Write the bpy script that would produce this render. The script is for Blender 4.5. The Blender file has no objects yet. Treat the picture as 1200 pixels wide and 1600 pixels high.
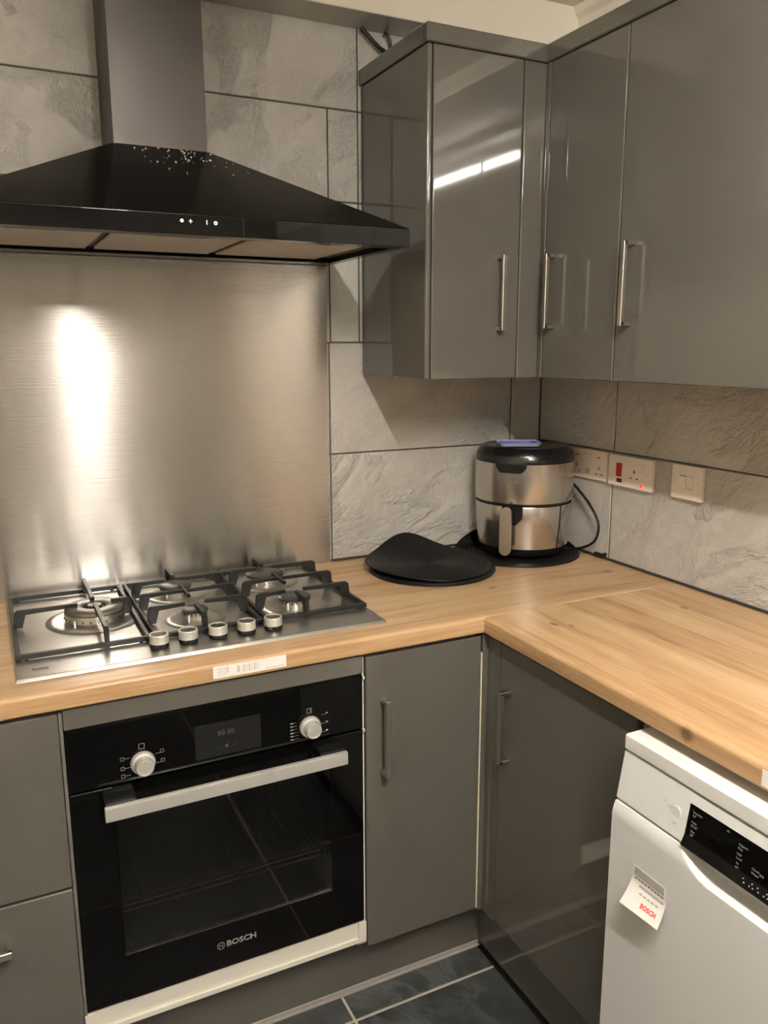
import bpy, bmesh, math, random
from mathutils import Vector, Matrix
random.seed(7)
R = math.radians
SC = bpy.context.scene
COL = SC.collection

# ------------------------------------------------------------------ camera
cam_d = bpy.data.cameras.new('camera'); cam = bpy.data.objects.new('camera', cam_d)
COL.objects.link(cam); SC.camera = cam
cam_d.sensor_fit = 'HORIZONTAL'; cam_d.sensor_width = 36.0
cam_d.lens = 36.0 * 1272.4 / 1200.0
cam_d.clip_start = 0.02
_y, _p, _r = R(-26.207), R(-11.5177), R(-0.1402)
fwd = Vector((-math.sin(_y)*math.cos(_p), math.cos(_y)*math.cos(_p), math.sin(_p)))
rt = fwd.cross(Vector((0, 0, 1))).normalized(); up = rt.cross(fwd)
cr = math.cos(_r)*rt + math.sin(_r)*up; cu = -math.sin(_r)*rt + math.cos(_r)*up
M = Matrix((cr, cu, -fwd)).transposed().to_4x4(); M.translation = Vector((-1.5722, -2.0843, 1.5114))
cam.matrix_world = M

# ------------------------------------------------------------------ world, lamp levels, exposure
w = bpy.data.worlds.new('world'); SC.world = w; w.use_nodes = True
w.node_tree.nodes['Background'].inputs[0].default_value = (1, 0.9, 0.8, 1)
w.node_tree.nodes['Background'].inputs[1].default_value = 0.05
TUBE_X, TUBE_Z, TUBE_Y0, TUBE_Y1 = -1.08, 2.285, -1.58, -2.82
TUBE_STRENGTH = 126.0
TUBE_COLOR = (1.0, 0.945, 0.87)
SC.view_settings.view_transform = 'Standard'; SC.view_settings.look = 'None'
SC.view_settings.gamma = 1.0; SC.view_settings.use_curve_mapping = False
SC.view_settings.exposure = 1.9

# ------------------------------------------------------------------ materials
def new_mat(name):
    m = bpy.data.materials.new(name); m.use_nodes = True
    nt = m.node_tree; return m, nt, nt.nodes['Principled BSDF']
def pb(name, col, rough=0.5, metal=0.0, coat=0.0, spec=0.5, alpha=None, trans=0.0, aniso=0.0, tangent=None,
       bump=None, ior=1.5, emit=None, coat_rough=0.03):
    m, nt, b = new_mat(name)
    b.inputs['Base Color'].default_value = (*col, 1); b.inputs['Roughness'].default_value = rough
    b.inputs['Metallic'].default_value = metal; b.inputs['Coat Weight'].default_value = coat
    b.inputs['Coat Roughness'].default_value = coat_rough
    b.inputs['Specular IOR Level'].default_value = spec; b.inputs['IOR'].default_value = ior
    b.inputs['Transmission Weight'].default_value = trans
    if alpha is not None: b.inputs['Alpha'].default_value = alpha
    if aniso:
        b.inputs['Anisotropic'].default_value = aniso
        if tangent:
            c = nt.nodes.new('ShaderNodeCombineXYZ')
            for i in range(3): c.inputs[i].default_value = tangent[i]
            nt.links.new(c.outputs[0], b.inputs['Tangent'])
    if emit:
        b.inputs['Emission Color'].default_value = (*emit[0], 1); b.inputs['Emission Strength'].default_value = emit[1]
    if bump:   # (scale vec, strength, distance, detail)
        g = nt.nodes.new('ShaderNodeNewGeometry'); mp = nt.nodes.new('ShaderNodeVectorMath'); mp.operation = 'MULTIPLY'
        mp.inputs[1].default_value = bump[0]; n = nt.nodes.new('ShaderNodeTexNoise'); n.inputs['Scale'].default_value = 1
        n.inputs['Detail'].default_value = bump[3]
        bm_ = nt.nodes.new('ShaderNodeBump'); bm_.inputs['Strength'].default_value = bump[1]; bm_.inputs['Distance'].default_value = bump[2]
        nt.links.new(g.outputs['Position'], mp.inputs[0]); nt.links.new(mp.outputs[0], n.inputs['Vector'])
        nt.links.new(n.outputs['Fac'], bm_.inputs['Height']); nt.links.new(bm_.outputs[0], b.inputs['Normal'])
    return m
def rough_var(m, scale, lo, hi):
    nt = m.node_tree; b = nt.nodes['Principled BSDF']
    g = nt.nodes.new('ShaderNodeNewGeometry'); mp = nt.nodes.new('ShaderNodeVectorMath'); mp.operation = 'MULTIPLY'
    mp.inputs[1].default_value = scale; n = nt.nodes.new('ShaderNodeTexNoise'); n.inputs['Scale'].default_value = 1; n.inputs['Detail'].default_value = 4
    r = nt.nodes.new('ShaderNodeMapRange'); r.inputs['From Min'].default_value = .3; r.inputs['From Max'].default_value = .7
    r.inputs['To Min'].default_value = lo; r.inputs['To Max'].default_value = hi
    nt.links.new(g.outputs['Position'], mp.inputs[0]); nt.links.new(mp.outputs[0], n.inputs['Vector'])
    nt.links.new(n.outputs['Fac'], r.inputs['Value']); nt.links.new(r.outputs[0], b.inputs['Roughness'])
    return m

GREY = pb('gloss_grey_laminate', (0.104, 0.097, 0.083), 0.05, coat=0.5, bump=((2.2, 2.2, 2.2), 0.02, 0.01, 0))
GREY_EDGE = pb('door_edge', (0.16, 0.148, 0.13), 0.12, coat=0.3)
CREAM_EDGE = pb('cream_edge', (0.62, 0.55, 0.42), 0.4)
WHITE_MEL = pb('white_melamine', (0.72, 0.69, 0.60), 0.35)
WHITE_APP = pb('white_enamel', (0.70, 0.695, 0.68), 0.28, coat=0.2)
WHITE_TOP = pb('white_top_plastic', (0.74, 0.73, 0.70), 0.35)
BLACK_GLASS = pb('black_glass', (0.002, 0.002, 0.002), 0.03, coat=0.0, spec=0.24)
BLACK_GLOSS = pb('black_gloss_paint', (0.004, 0.0037, 0.0035), 0.16, spec=0.24)
BLACK_PL = pb('black_plastic', (0.008, 0.008, 0.008), 0.22)
BLACK_MATT = pb('black_matt', (0.01, 0.01, 0.01), 0.6)
CAST = pb('cast_iron', (0.008, 0.0078, 0.0075), 0.42, bump=((400, 400, 400), 0.3, 0.0005, 2))
STEEL_SPLASH = pb('brushed_splash_steel', (0.47, 0.445, 0.415), 0.22, metal=1.0, aniso=1.0, tangent=(0, 0, 1),
                  bump=((5, 1, 480), 0.22, 0.001, 1))
STEEL_HOB = pb('brushed_hob_steel', (0.42, 0.41, 0.39), 0.32, metal=1.0, aniso=0.5, tangent=(0, 1, 0))
STEEL = pb('satin_steel', (0.62, 0.59, 0.54), 0.25, metal=1.0)
STEEL_FRY = pb('fryer_steel', (0.56, 0.53, 0.49), 0.24, metal=1.0, bump=((60, 60, 600), 0.03, 0.001, 2))
NICKEL = pb('brushed_nickel', (0.66, 0.63, 0.58), 0.28, metal=1.0)
KNOB = pb('satin_knob', (0.66, 0.64, 0.60), 0.38, metal=0.55)
CHIMNEY = rough_var(pb('dark_chimney_steel', (0.085, 0.078, 0.074), 0.40, metal=1.0, aniso=0.6, tangent=(0, 0, 1)), (5, 5, 4), .34, .5)
FILTER = pb('filter_mesh', (0.60, 0.54, 0.47), 0.5, metal=0.6, bump=((700, 700, 700), 0.5, 0.001, 1))
FILTER_FR = pb('filter_frame', (0.10, 0.085, 0.08), 0.4, metal=0.5)
BLUE_FILM = pb('blue_film', (0.05, 0.22, 0.28), 0.3)
ALU = pb('aluminium_ring', (0.75, 0.72, 0.66), 0.3, metal=1.0)
CAP = pb('burner_cap', (0.035, 0.032, 0.03), 0.38, spec=0.5)
CAP_WOK = pb('burner_cap_wok', (0.16, 0.145, 0.13), 0.35, metal=0.7)
SOCKET = pb('socket_plastic', (0.78, 0.70, 0.62), 0.3)
SOCKET_SW = pb('socket_rocker', (0.82, 0.75, 0.67), 0.25)
HOLE = pb('dark_hole', (0.03, 0.02, 0.015), 0.6)
RED = pb('red_rocker', (0.45, 0.02, 0.02), 0.25)
REDL = pb('red_neon', (0.6, 0.02, 0.01), 0.3, emit=((1.0, 0.03, 0.02), 0.8))
PAINT = pb('cream_paint', (0.76, 0.70, 0.58), 0.6)
PAINT_C = pb('ceiling_paint', (0.72, 0.68, 0.60), 0.75, bump=((25, 25, 25), 0.4, 0.004, 3))
PAINT_W = pb('room_wall_paint', (0.26, 0.235, 0.20), 0.7)
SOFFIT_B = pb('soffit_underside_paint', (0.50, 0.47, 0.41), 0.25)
SEAL = pb('dark_sealant', (0.035, 0.032, 0.028), 0.5)
SEAL_STRIP = pb('clear_seal_strip', (0.30, 0.27, 0.25), 0.15, coat=0.5)
PAPER = pb('label_paper', (0.82, 0.80, 0.75), 0.5)
INK = pb('ink', (0.12, 0.11, 0.10), 0.6)
INK_L = pb('light_ink', (0.42, 0.40, 0.38), 0.6)
INK_R = pb('red_ink', (0.75, 0.08, 0.06), 0.6)
PRINT = pb('light_print', (0.27, 0.265, 0.255), 0.5)
PRINT_D = pb('dim_print', (0.07, 0.07, 0.068), 0.5)
ICON = pb('lit_icon', (0.7, 0.7, 0.7), 0.5, emit=((1, 1, 1), 0.12))
BLUE = pb('blue_plastic', (0.10, 0.13, 0.52), 0.25)
CLEAR = pb('frosted_rim', (0.40, 0.43, 0.60), 0.25)
MAT_WOVEN = pb('woven_black', (0.006, 0.006, 0.006), 0.45, spec=0.3)
CRUMB = pb('plaster_crumb', (0.75, 0.72, 0.66), 0.8)
CABLE = pb('black_cable', (0.008, 0.008, 0.008), 0.4)
GREY_PL = pb('grey_plastic', (0.23, 0.22, 0.20), 0.35)
CAVITY = pb('oven_enamel', (0.10, 0.10, 0.10), 0.35)
TUBE_M = pb('tube_glow', (1, 1, 1), 0.5, emit=(TUBE_COLOR, TUBE_STRENGTH))

def glass_tint():
    m, nt, b = new_mat('tinted_oven_glass'); out = nt.nodes['Material Output']
    t = nt.nodes.new('ShaderNodeBsdfTransparent'); t.inputs[0].default_value = (0.55, 0.55, 0.55, 1)
    g = nt.nodes.new('ShaderNodeBsdfGlossy'); g.inputs['Roughness'].default_value = 0.03
    f = nt.nodes.new('ShaderNodeFresnel'); f.inputs[0].default_value = 1.5
    mx = nt.nodes.new('ShaderNodeMixShader')
    nt.links.new(f.outputs[0], mx.inputs[0]); nt.links.new(t.outputs[0], mx.inputs[1]); nt.links.new(g.outputs[0], mx.inputs[2])
    nt.links.new(mx.outputs[0], out.inputs[0]); nt.nodes.remove(b); return m
OVEN_GLASS = glass_tint()

def nd(nt, typ, **kw):
    n = nt.nodes.new(typ)
    for k, v in kw.items():
        if k.startswith('i_'):
            key = k[2:].replace('_', ' '); n.inputs[int(key) if key.isdigit() else key].default_value = v
        else: setattr(n, k, v)
    return n
def ramp(nt, pts):
    n = nt.nodes.new('ShaderNodeValToRGB'); e = n.color_ramp.elements
    e[0].position, e[0].color = pts[0][0], (*pts[0][1], 1); e[1].position, e[1].color = pts[-1][0], (*pts[-1][1], 1)
    for p, c in pts[1:-1]: k = e.new(p); k.color = (*c, 1)
    return n
def stone(name, cols, vein, scale, rough, bump, cloud=None, veinw=0.5):
    """pale riven stone: cloudy base, thin diagonal veins; each tile shifted by its own id"""
    m, nt, b = new_mat(name); L = nt.links.new
    g = nd(nt, 'ShaderNodeNewGeometry'); a = nd(nt, 'ShaderNodeAttribute', attribute_name='tile_id')
    off = nd(nt, 'ShaderNodeVectorMath', operation='MULTIPLY'); off.inputs[1].default_value = (37.1, 91.7, 53.3)
    add = nd(nt, 'ShaderNodeVectorMath', operation='ADD')
    L(a.outputs['Vector'], off.inputs[0]); L(g.outputs['Position'], add.inputs[0]); L(off.outputs[0], add.inputs[1])
    AX = Vector((1, -1, .85)).normalized()      # riven streaks run up to the right
    dt = nd(nt, 'ShaderNodeVectorMath', operation='DOT_PRODUCT'); dt.inputs[1].default_value = AX; L(add.outputs[0], dt.inputs[0])
    sc_ = nd(nt, 'ShaderNodeVectorMath', operation='SCALE'); sc_.inputs[0].default_value = AX*.62; L(dt.outputs['Value'], sc_.inputs['Scale'])
    mp = nd(nt, 'ShaderNodeVectorMath', operation='SUBTRACT'); L(add.outputs[0], mp.inputs[0]); L(sc_.outputs[0], mp.inputs[1])
    n1 = nd(nt, 'ShaderNodeTexNoise', i_Scale=3.0*scale, i_Detail=8.0, i_Roughness=.62, i_Distortion=.8); L(mp.outputs[0], n1.inputs['Vector'])
    r1 = ramp(nt, cols); L(n1.outputs['Fac'], r1.inputs[0])
    n2 = nd(nt, 'ShaderNodeTexNoise', i_Scale=2.6*scale, i_Detail=9.0, i_Roughness=.68, i_Distortion=.5); L(mp.outputs[0], n2.inputs['Vector'])
    s = nd(nt, 'ShaderNodeMath', operation='SUBTRACT', i_1=.5); L(n2.outputs['Fac'], s.inputs[0])
    ab = nd(nt, 'ShaderNodeMath', operation='ABSOLUTE'); L(s.outputs[0], ab.inputs[0])
    r2 = ramp(nt, [(0.0, (veinw,)*3), (0.012, (veinw*.5,)*3), (0.035, (0, 0, 0))]); L(ab.outputs[0], r2.inputs[0])
    n4 = nd(nt, 'ShaderNodeTexNoise', i_Scale=2.2*scale, i_Detail=2.0); L(add.outputs[0], n4.inputs['Vector'])
    r4 = ramp(nt, [(0.42, (0, 0, 0)), (0.62, (1, 1, 1))]); L(n4.outputs['Fac'], r4.inputs[0])
    mu = nd(nt, 'ShaderNodeMath', operation='MULTIPLY'); L(r2.outputs[0], mu.inputs[0]); L(r4.outputs[0], mu.inputs[1])
    mx = nd(nt, 'ShaderNodeMix', data_type='RGBA'); mx.inputs[7].default_value = (*vein, 1)
    L(mu.outputs[0], mx.inputs[0]); L(r1.outputs[0], mx.inputs[6]); L(mx.outputs[2], b.inputs['Base Color'])
    n3 = nd(nt, 'ShaderNodeTexNoise', i_Scale=14.0*scale, i_Detail=9.0, i_Roughness=.66, i_Distortion=.6); L(mp.outputs[0], n3.inputs['Vector'])
    ad = nd(nt, 'ShaderNodeMath', operation='ADD'); L(n3.outputs['Fac'], ad.inputs[0]); L(mu.outputs[0], ad.inputs[1])
    bp = nd(nt, 'ShaderNodeBump', i_Strength=bump, i_Distance=.012); L(ad.outputs[0], bp.inputs['Height']); L(bp.outputs[0], b.inputs['Normal'])
    b.inputs['Roughness'].default_value = rough
    return m
TILE = stone('riven_stone_tile', [(0.25, (0.40, 0.375, 0.34)), (0.46, (0.485, 0.46, 0.42)), (0.56, (0.52, 0.495, 0.455)), (0.75, (0.58, 0.56, 0.52))], (0.74, 0.72, 0.68), 1.0, 0.30, 0.85, veinw=.5)
GROUT = pb('dark_grout', (0.07, 0.066, 0.06), 0.8)
SLATE = stone('slate_floor_tile', [(0.35, (0.022, 0.024, 0.024)), (0.55, (0.04, 0.043, 0.043)), (0.75, (0.085, 0.09, 0.09))], (0.16, 0.17, 0.17), 1.5, 0.38, 0.25, veinw=.35)
GROUT_F = pb('beige_grout', (0.42, 0.36, 0.28), 0.8)

def oak(name, along, knots):
    m, nt, b = new_mat(name); L = nt.links.new
    g = nd(nt, 'ShaderNodeNewGeometry'); sp = nd(nt, 'ShaderNodeSeparateXYZ'); L(g.outputs['Position'], sp.inputs[0])
    U, V = (0, 1) if along == 'x' else (1, 0)
    cb = nd(nt, 'ShaderNodeCombineXYZ'); L(sp.outputs[U], cb.inputs[0])
    vz = nd(nt, 'ShaderNodeMath', operation='SUBTRACT'); L(sp.outputs[V], vz.inputs[0]); L(sp.outputs[2], vz.inputs[1]); L(vz.outputs[0], cb.inputs[1])
    # boards about 10 cm wide
    st = nd(nt, 'ShaderNodeMath', operation='DIVIDE', i_1=.105); L(vz.outputs[0], st.inputs[0])
    fl = nd(nt, 'ShaderNodeMath', operation='FLOOR'); L(st.outputs[0], fl.inputs[0])
    lw = nd(nt, 'ShaderNodeMath', operation='MULTIPLY', i_1=5.37); L(fl.outputs[0], lw.inputs[0])
    us = nd(nt, 'ShaderNodeMath', operation='ADD'); L(sp.outputs[U], us.inputs[0]); L(lw.outputs[0], us.inputs[1])
    cb2 = nd(nt, 'ShaderNodeCombineXYZ'); L(us.outputs[0], cb2.inputs[0]); L(vz.outputs[0], cb2.inputs[1]); L(lw.outputs[0], cb2.inputs[2])
    wn = nd(nt, 'ShaderNodeTexWhiteNoise', noise_dimensions='1D'); L(fl.outputs[0], wn.inputs['W'])
    m1 = nd(nt, 'ShaderNodeMapping'); m1.inputs['Scale'].default_value = (1.6, 22, 1); L(cb2.outputs[0], m1.inputs[0])
    n1 = nd(nt, 'ShaderNodeTexNoise', i_Scale=1.0, i_Detail=5.0, i_Roughness=.55, i_Distortion=.35); L(m1.outputs[0], n1.inputs['Vector'])
    m2 = nd(nt, 'ShaderNodeMapping'); m2.inputs['Scale'].default_value = (9, 260, 1); L(cb2.outputs[0], m2.inputs[0])
    n2 = nd(nt, 'ShaderNodeTexNoise', i_Scale=1.0, i_Detail=3.0, i_Roughness=.6); L(m2.outputs[0], n2.inputs['Vector'])
    # cathedral rings
    m3 = nd(nt, 'ShaderNodeMapping'); m3.inputs['Scale'].default_value = (.9, 7, 1); L(cb2.outputs[0], m3.inputs[0])
    n3 = nd(nt, 'ShaderNodeTexNoise', i_Scale=1.0, i_Detail=1.5, i_Distortion=.4); L(m3.outputs[0], n3.inputs['Vector'])
    k3 = nd(nt, 'ShaderNodeMath', operation='MULTIPLY', i_1=95.0); L(n3.outputs['Fac'], k3.inputs[0])
    s3 = nd(nt, 'ShaderNodeMath', operation='SINE'); L(k3.outputs[0], s3.inputs[0])
    # sum
    a1 = nd(nt, 'ShaderNodeMath', operation='MULTIPLY_ADD', i_1=.75); a1.inputs[2].default_value = -.015; L(n1.outputs['Fac'], a1.inputs[0])
    a2 = nd(nt, 'ShaderNodeMath', operation='MULTIPLY_ADD', i_1=.36); L(n2.outputs['Fac'], a2.inputs[0]); L(a1.outputs[0], a2.inputs[2])
    a3 = nd(nt, 'ShaderNodeMath', operation='MULTIPLY_ADD', i_1=.028); L(s3.outputs[0], a3.inputs[0]); L(a2.outputs[0], a3.inputs[2])
    a4 = nd(nt, 'ShaderNodeMath', operation='MULTIPLY_ADD', i_1=.10); L(wn.outputs['Value'], a4.inputs[0]); L(a3.outputs[0], a4.inputs[2])
    rp = ramp(nt, [(0.34, (0.25, 0.135, 0.062)), (0.47, (0.40, 0.24, 0.118)), (0.58, (0.49, 0.315, 0.165)), (0.74, (0.58, 0.405, 0.235))])
    L(a4.outputs[0], rp.inputs[0])
    last = rp.outputs[0]
    for (kx, ky, ru, rv) in knots:
        d = nd(nt, 'ShaderNodeVectorMath', operation='SUBTRACT'); d.inputs[1].default_value = (kx, ky, .893 if kx < -.58 else .91)
        L(g.outputs['Position'], d.inputs[0])
        sc = nd(nt, 'ShaderNodeVectorMath', operation='MULTIPLY')
        sc.inputs[1].default_value = (1/ru, 1/rv, 0) if along == 'x' else (1/rv, 1/ru, 90 if kx < -.58 else 0); L(d.outputs[0], sc.inputs[0])
        nz = nd(nt, 'ShaderNodeTexNoise', i_Scale=70.0, i_Detail=2.0); L(g.outputs['Position'], nz.inputs['Vector'])
        ln = nd(nt, 'ShaderNodeVectorMath', operation='LENGTH'); L(sc.outputs[0], ln.inputs[0])
        nn = nd(nt, 'ShaderNodeMath', operation='MULTIPLY_ADD', i_1=1.2); L(nz.outputs['Fac'], nn.inputs[0]); L(ln.outputs['Value'], nn.inputs[2])
        kr = ramp(nt, [(0.55, (.85, .85, .85)), (0.75, (.35, .35, .35)), (1.0, (0, 0, 0))])
        hf = nd(nt, 'ShaderNodeMath', operation='MULTIPLY', i_1=.5); L(nn.outputs[0], hf.inputs[0]); L(hf.outputs[0], kr.inputs[0])
        mx = nd(nt, 'ShaderNodeMix', data_type='RGBA'); mx.inputs[7].default_value = (0.13, 0.065, 0.035, 1)
        L(kr.outputs[0], mx.inputs[0]); L(last, mx.inputs[6]); last = mx.outputs[2]
    L(last, b.inputs['Base Color'])
    b.inputs['Roughness'].default_value = .33
    bp = nd(nt, 'ShaderNodeBump', i_Strength=.12, i_Distance=.002); L(a3.outputs[0], bp.inputs['Height']); L(bp.outputs[0], b.inputs['Normal'])
    return m
OAK_X = oak('oak_laminate_back_run', 'x', [(-.447, -.423, .016, .006), (-.087, -.436, .02, .01)])
OAK_Y = oak('oak_laminate_right_run', 'y', [(-.482, -.715, .014, .007), (-.455, -.742, .009, .004), (-.14, -.76, .012, .007), (-.593, -1.205, .014, .010)])

# ------------------------------------------------------------------ geometry helpers
class MB:
    """collects shapes in one bmesh; build() links ONE mesh object"""
    def __init__(s, f=None): s.bm = bmesh.new(); s.f = f or (lambda p: p); s.mi = 0; s.bev = False
    def _put(s, bm2, smooth=False):
        for v in bm2.verts: v.co = Vector(s.f(tuple(v.co)))
        bmesh.ops.recalc_face_normals(bm2, faces=bm2.faces)
        for fc in bm2.faces: fc.material_index = s.mi; fc.smooth = smooth
        me = bpy.data.meshes.new('tmp'); bm2.to_mesh(me); bm2.free(); s.bm.from_mesh(me); bpy.data.meshes.remove(me)
        return s
    def box(s, x0, y0, z0, x1, y1, z1, bev=0.0, seg=2, rot=None):
        b = bmesh.new(); bmesh.ops.create_cube(b, size=1)
        for v in b.verts:
            v.co = Vector(((x0+x1)/2+v.co.x*abs(x1-x0), (y0+y1)/2+v.co.y*abs(y1-y0), (z0+z1)/2+v.co.z*abs(z1-z0)))
        if bev: s.bev = True; bmesh.ops.bevel(b, geom=b.edges[:], offset=bev, segments=seg, affect='EDGES', profile=.6)
        if rot is not None:
            c = Vector(((x0+x1)/2, (y0+y1)/2, (z0+z1)/2))
            for v in b.verts: v.co = c + rot @ (v.co-c)
        return s._put(b, bool(bev))
    def cyl(s, c, axis, r, h, seg=40, r2=None, bev=0.0):
        """solid disc/cone from c along axis for h"""
        b = bmesh.new(); r2 = r if r2 is None else r2
        pr = [(0, 0), (r-bev, 0), (r, bev), (r2, h-bev), (r2-bev, h), (0, h)] if bev else [(0, 0), (r, 0), (r2, h), (0, h)]
        return s.lathe(c, axis, pr, seg, smooth=True)
    def lathe(s, c, axis, prof, seg=48, smooth=True, a0=0.0, a1=2*math.pi, close=True):
        A = Vector(axis).normalized(); t = Vector((1, 0, 0)) if abs(A.x) < .9 else Vector((0, 1, 0))
        u = A.cross(t).normalized(); v = A.cross(u); c = Vector(c); b = bmesh.new()
        full = abs(a1-a0-2*math.pi) < 1e-6; n = seg if full else seg+1; rings = []
        for (r, h) in prof:
            if r < 1e-7: rings.append([b.verts.new(c+A*h)])
            else: rings.append([b.verts.new(c+A*h+(u*math.cos(a0+(a1-a0)*i/seg)+v*math.sin(a0+(a1-a0)*i/seg))*r) for i in range(n)])
        for p, q in zip(rings[:-1], rings[1:]):
            for i in range(seg if full else seg):
                j = (i+1) % n
                if len(p) == 1 and len(q) == 1: continue
                if len(p) == 1: b.faces.new((p[0], q[i], q[j]))
                elif len(q) == 1: b.faces.new((p[i], q[0], p[j]))
                else: b.faces.new((p[i], q[i], q[j], p[j]))
        return s._put(b, smooth)
    def prism(s, pts, d, bev=0.0, smooth=False):
        """polygon pts (3D) extruded by vector d"""
        b = bmesh.new(); A = [b.verts.new(p) for p in pts]; B = [b.verts.new(Vector(p)+Vector(d)) for p in pts]
        b.faces.new(A); b.faces.new(B[::-1]); n = len(pts)
        for i in range(n): b.faces.new((A[i], B[i], B[(i+1) % n], A[(i+1) % n]))
        bmesh.ops.recalc_face_normals(b, faces=b.faces)
        if bev: s.bev = True; bmesh.ops.bevel(b, geom=b.edges[:], offset=bev, segments=2, affect='EDGES', profile=.6)
        return s._put(b, smooth or bool(bev))
    def hexa(s, a, b_, bev=0.0):
        """frustum between two quads a (4 pts) and b_ (4 pts)"""
        b = bmesh.new(); A = [b.verts.new(p) for p in a]; B = [b.verts.new(p) for p in b_]
        b.faces.new(A); b.faces.new(B[::-1])
        for i in range(4): b.faces.new((A[i], B[i], B[(i+1) % 4], A[(i+1) % 4]))
        bmesh.ops.recalc_face_normals(b, faces=b.faces)
        if bev: s.bev = True; bmesh.ops.bevel(b, geom=b.edges[:], offset=bev, segments=2, affect='EDGES', profile=.6)
        return s._put(b, bool(bev))
    def tube(s, pts, r, seg=8, caps=True):
        P = [Vector(p) for p in pts]; b = bmesh.new(); rings = []; pu = None
        for i, p in enumerate(P):
            t = (P[min(i+1, len(P)-1)]-P[max(i-1, 0)]).normalized()
            if pu is None: q = Vector((0, 0, 1)) if abs(t.z) < .9 else Vector((1, 0, 0)); u = t.cross(q).normalized()
            else: u = (pu-t*pu.dot(t)).normalized()
            pu = u; v = t.cross(u)
            rings.append([b.verts.new(p+(u*math.cos(2*math.pi*k/seg)+v*math.sin(2*math.pi*k/seg))*r) for k in range(seg)])
        for a, c in zip(rings[:-1], rings[1:]):
            for k in range(seg): b.faces.new((a[k], a[(k+1) % seg], c[(k+1) % seg], c[k]))
        if caps: b.faces.new(rings[0]); b.faces.new(rings[-1][::-1])
        return s._put(b, True)
    def grid(s, fn, nu, nv, thick=None, smooth=True):
        b = bmesh.new(); V = [[b.verts.new(fn(i/nu, j/nv)) for j in range(nv+1)] for i in range(nu+1)]
        for i in range(nu):
            for j in range(nv): b.faces.new((V[i][j], V[i+1][j], V[i+1][j+1], V[i][j+1]))
        if thick:
            r = bmesh.ops.extrude_face_region(b, geom=b.faces[:])
            for e in r['geom']:
                if isinstance(e, bmesh.types.BMVert): e.co += Vector(thick)
        return s._put(b, smooth)
    def text(s, body, o, right, upv, size, depth=0.0004, align='CENTER', bold=False, sx=1.0):
        """flat lettering: o = anchor point, right/upv = axes, size = letter height"""
        cu_ = bpy.data.curves.new('tmp', 'FONT'); cu_.body = body; cu_.size = 1; cu_.align_x = align; cu_.align_y = 'CENTER'
        cu_.extrude = 0.0; cu_.offset = 0.03 if bold else 0.0; cu_.resolution_u = 2
        ob = bpy.data.objects.new('tmp', cu_); COL.objects.link(ob)
        dg = bpy.context.evaluated_depsgraph_get(); me = bpy.data.meshes.new_from_object(ob.evaluated_get(dg))
        b = bmesh.new(); b.from_mesh(me); bpy.data.objects.remove(ob); bpy.data.curves.remove(cu_); bpy.data.meshes.remove(me)
        r_, u_ = Vector(right), Vector(upv); n_ = r_.cross(u_).normalized(); k = size/0.70
        for v in b.verts: v.co = Vector(o)+r_*(v.co.x*k*sx)+u_*(v.co.y*k)
        r2 = bmesh.ops.extrude_face_region(b, geom=b.faces[:])
        for e in r2['geom']:
            if isinstance(e, bmesh.types.BMVert): e.co += n_*depth
        return s._put(b)
    def build(s, name, mats, parent=None, auto=35):
        me = bpy.data.meshes.new(name)
        o = bpy.data.objects.new(name, me); COL.objects.link(o)
        if not isinstance(mats, (list, tuple)): mats = [mats]
        for m in mats: me.materials.append(m)
        off = Vector((0, 0, 0)); p = parent
        while p is not None: off += p.location; p = p.parent
        if parent is not None: o.parent = parent
        for v in s.bm.verts: v.co -= off
        if auto:
            for e in s.bm.edges:
                if len(e.link_faces) == 2 and e.calc_face_angle(0) > R(auto): e.smooth = False
        s.bm.to_mesh(me); s.bm.free()
        if auto and s.bev: wn = o.modifiers.new('weighted normals', 'WEIGHTED_NORMAL'); wn.keep_sharp = True; wn.weight = 100
        return o
def tag(o, label=None, cat=None, group=None, kind=None):
    for k, v in (('label', label), ('category', cat), ('group', group), ('kind', kind)):
        if v: o[k] = v
    return o
def thing(name, loc, label, cat, group=None):
    e = bpy.data.objects.new(name, None); COL.objects.link(e); e.location = loc; e.empty_display_size = .05
    return tag(e, label, cat, group)
def struct(o): o['kind'] = 'structure'; return o
# facing frames: (u to the right, v up, w out of the face) -> world
def FB(y0): return lambda p: (p[0], y0-p[2], p[1])          # faces the room from the back wall
def FR(x0): return lambda p: (x0-p[2], -p[0], p[1])          # faces the room from the right wall, u = -y

# ------------------------------------------------------------------ room shell
CEIL = 2.42
def tiles(name, f, rows, mat, grout, u0, u1, v0, v1, gap=0.004, back=0.03, face=0.0, bevel=0.0015):
    mb = MB(f); mb.mi = 1
    mb.box(u0-.03, v0, -back, u1+.03, v1, face-0.0015)
    mb.mi = 0; ids = []; nb = len(mb.bm.faces)
    for (a, b_, joints) in rows:
        xs = [u0]+[j for j in joints if u0 < j < u1]+[u1]
        for p, q in zip(xs[:-1], xs[1:]):
            mb.box(p+gap/2, a+gap/2, -0.008, q-gap/2, b_-gap/2, face, bev=bevel, seg=1)
            ids.append(len(mb.bm.faces))
    for fc in mb.bm.faces: fc.smooth = False
    o = mb.build(name, [mat, grout], auto=0)
    at = o.data.attributes.new('tile_id', 'FLOAT_VECTOR', 'FACE'); prev = nb
    for n in ids:
        t = (random.random(), random.random(), random.random())
        for i in range(prev, n): at.data[i].vector = t
        prev = n
    return struct(o)
J = [-.111-.6*k for k in range(5)][::-1]
JU = [-.62-.6*k for k in range(4)][::-1]
JM = [-1.906, -.706, -.62]
rowsB = [(0, .306, J), (.306, .61, J), (.61, .913, J), (.913, 1.217, J), (1.217, 1.521, J), (1.521, 1.884, JM), (1.884, 2.11, JM), (2.11, CEIL, JU)]
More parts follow.
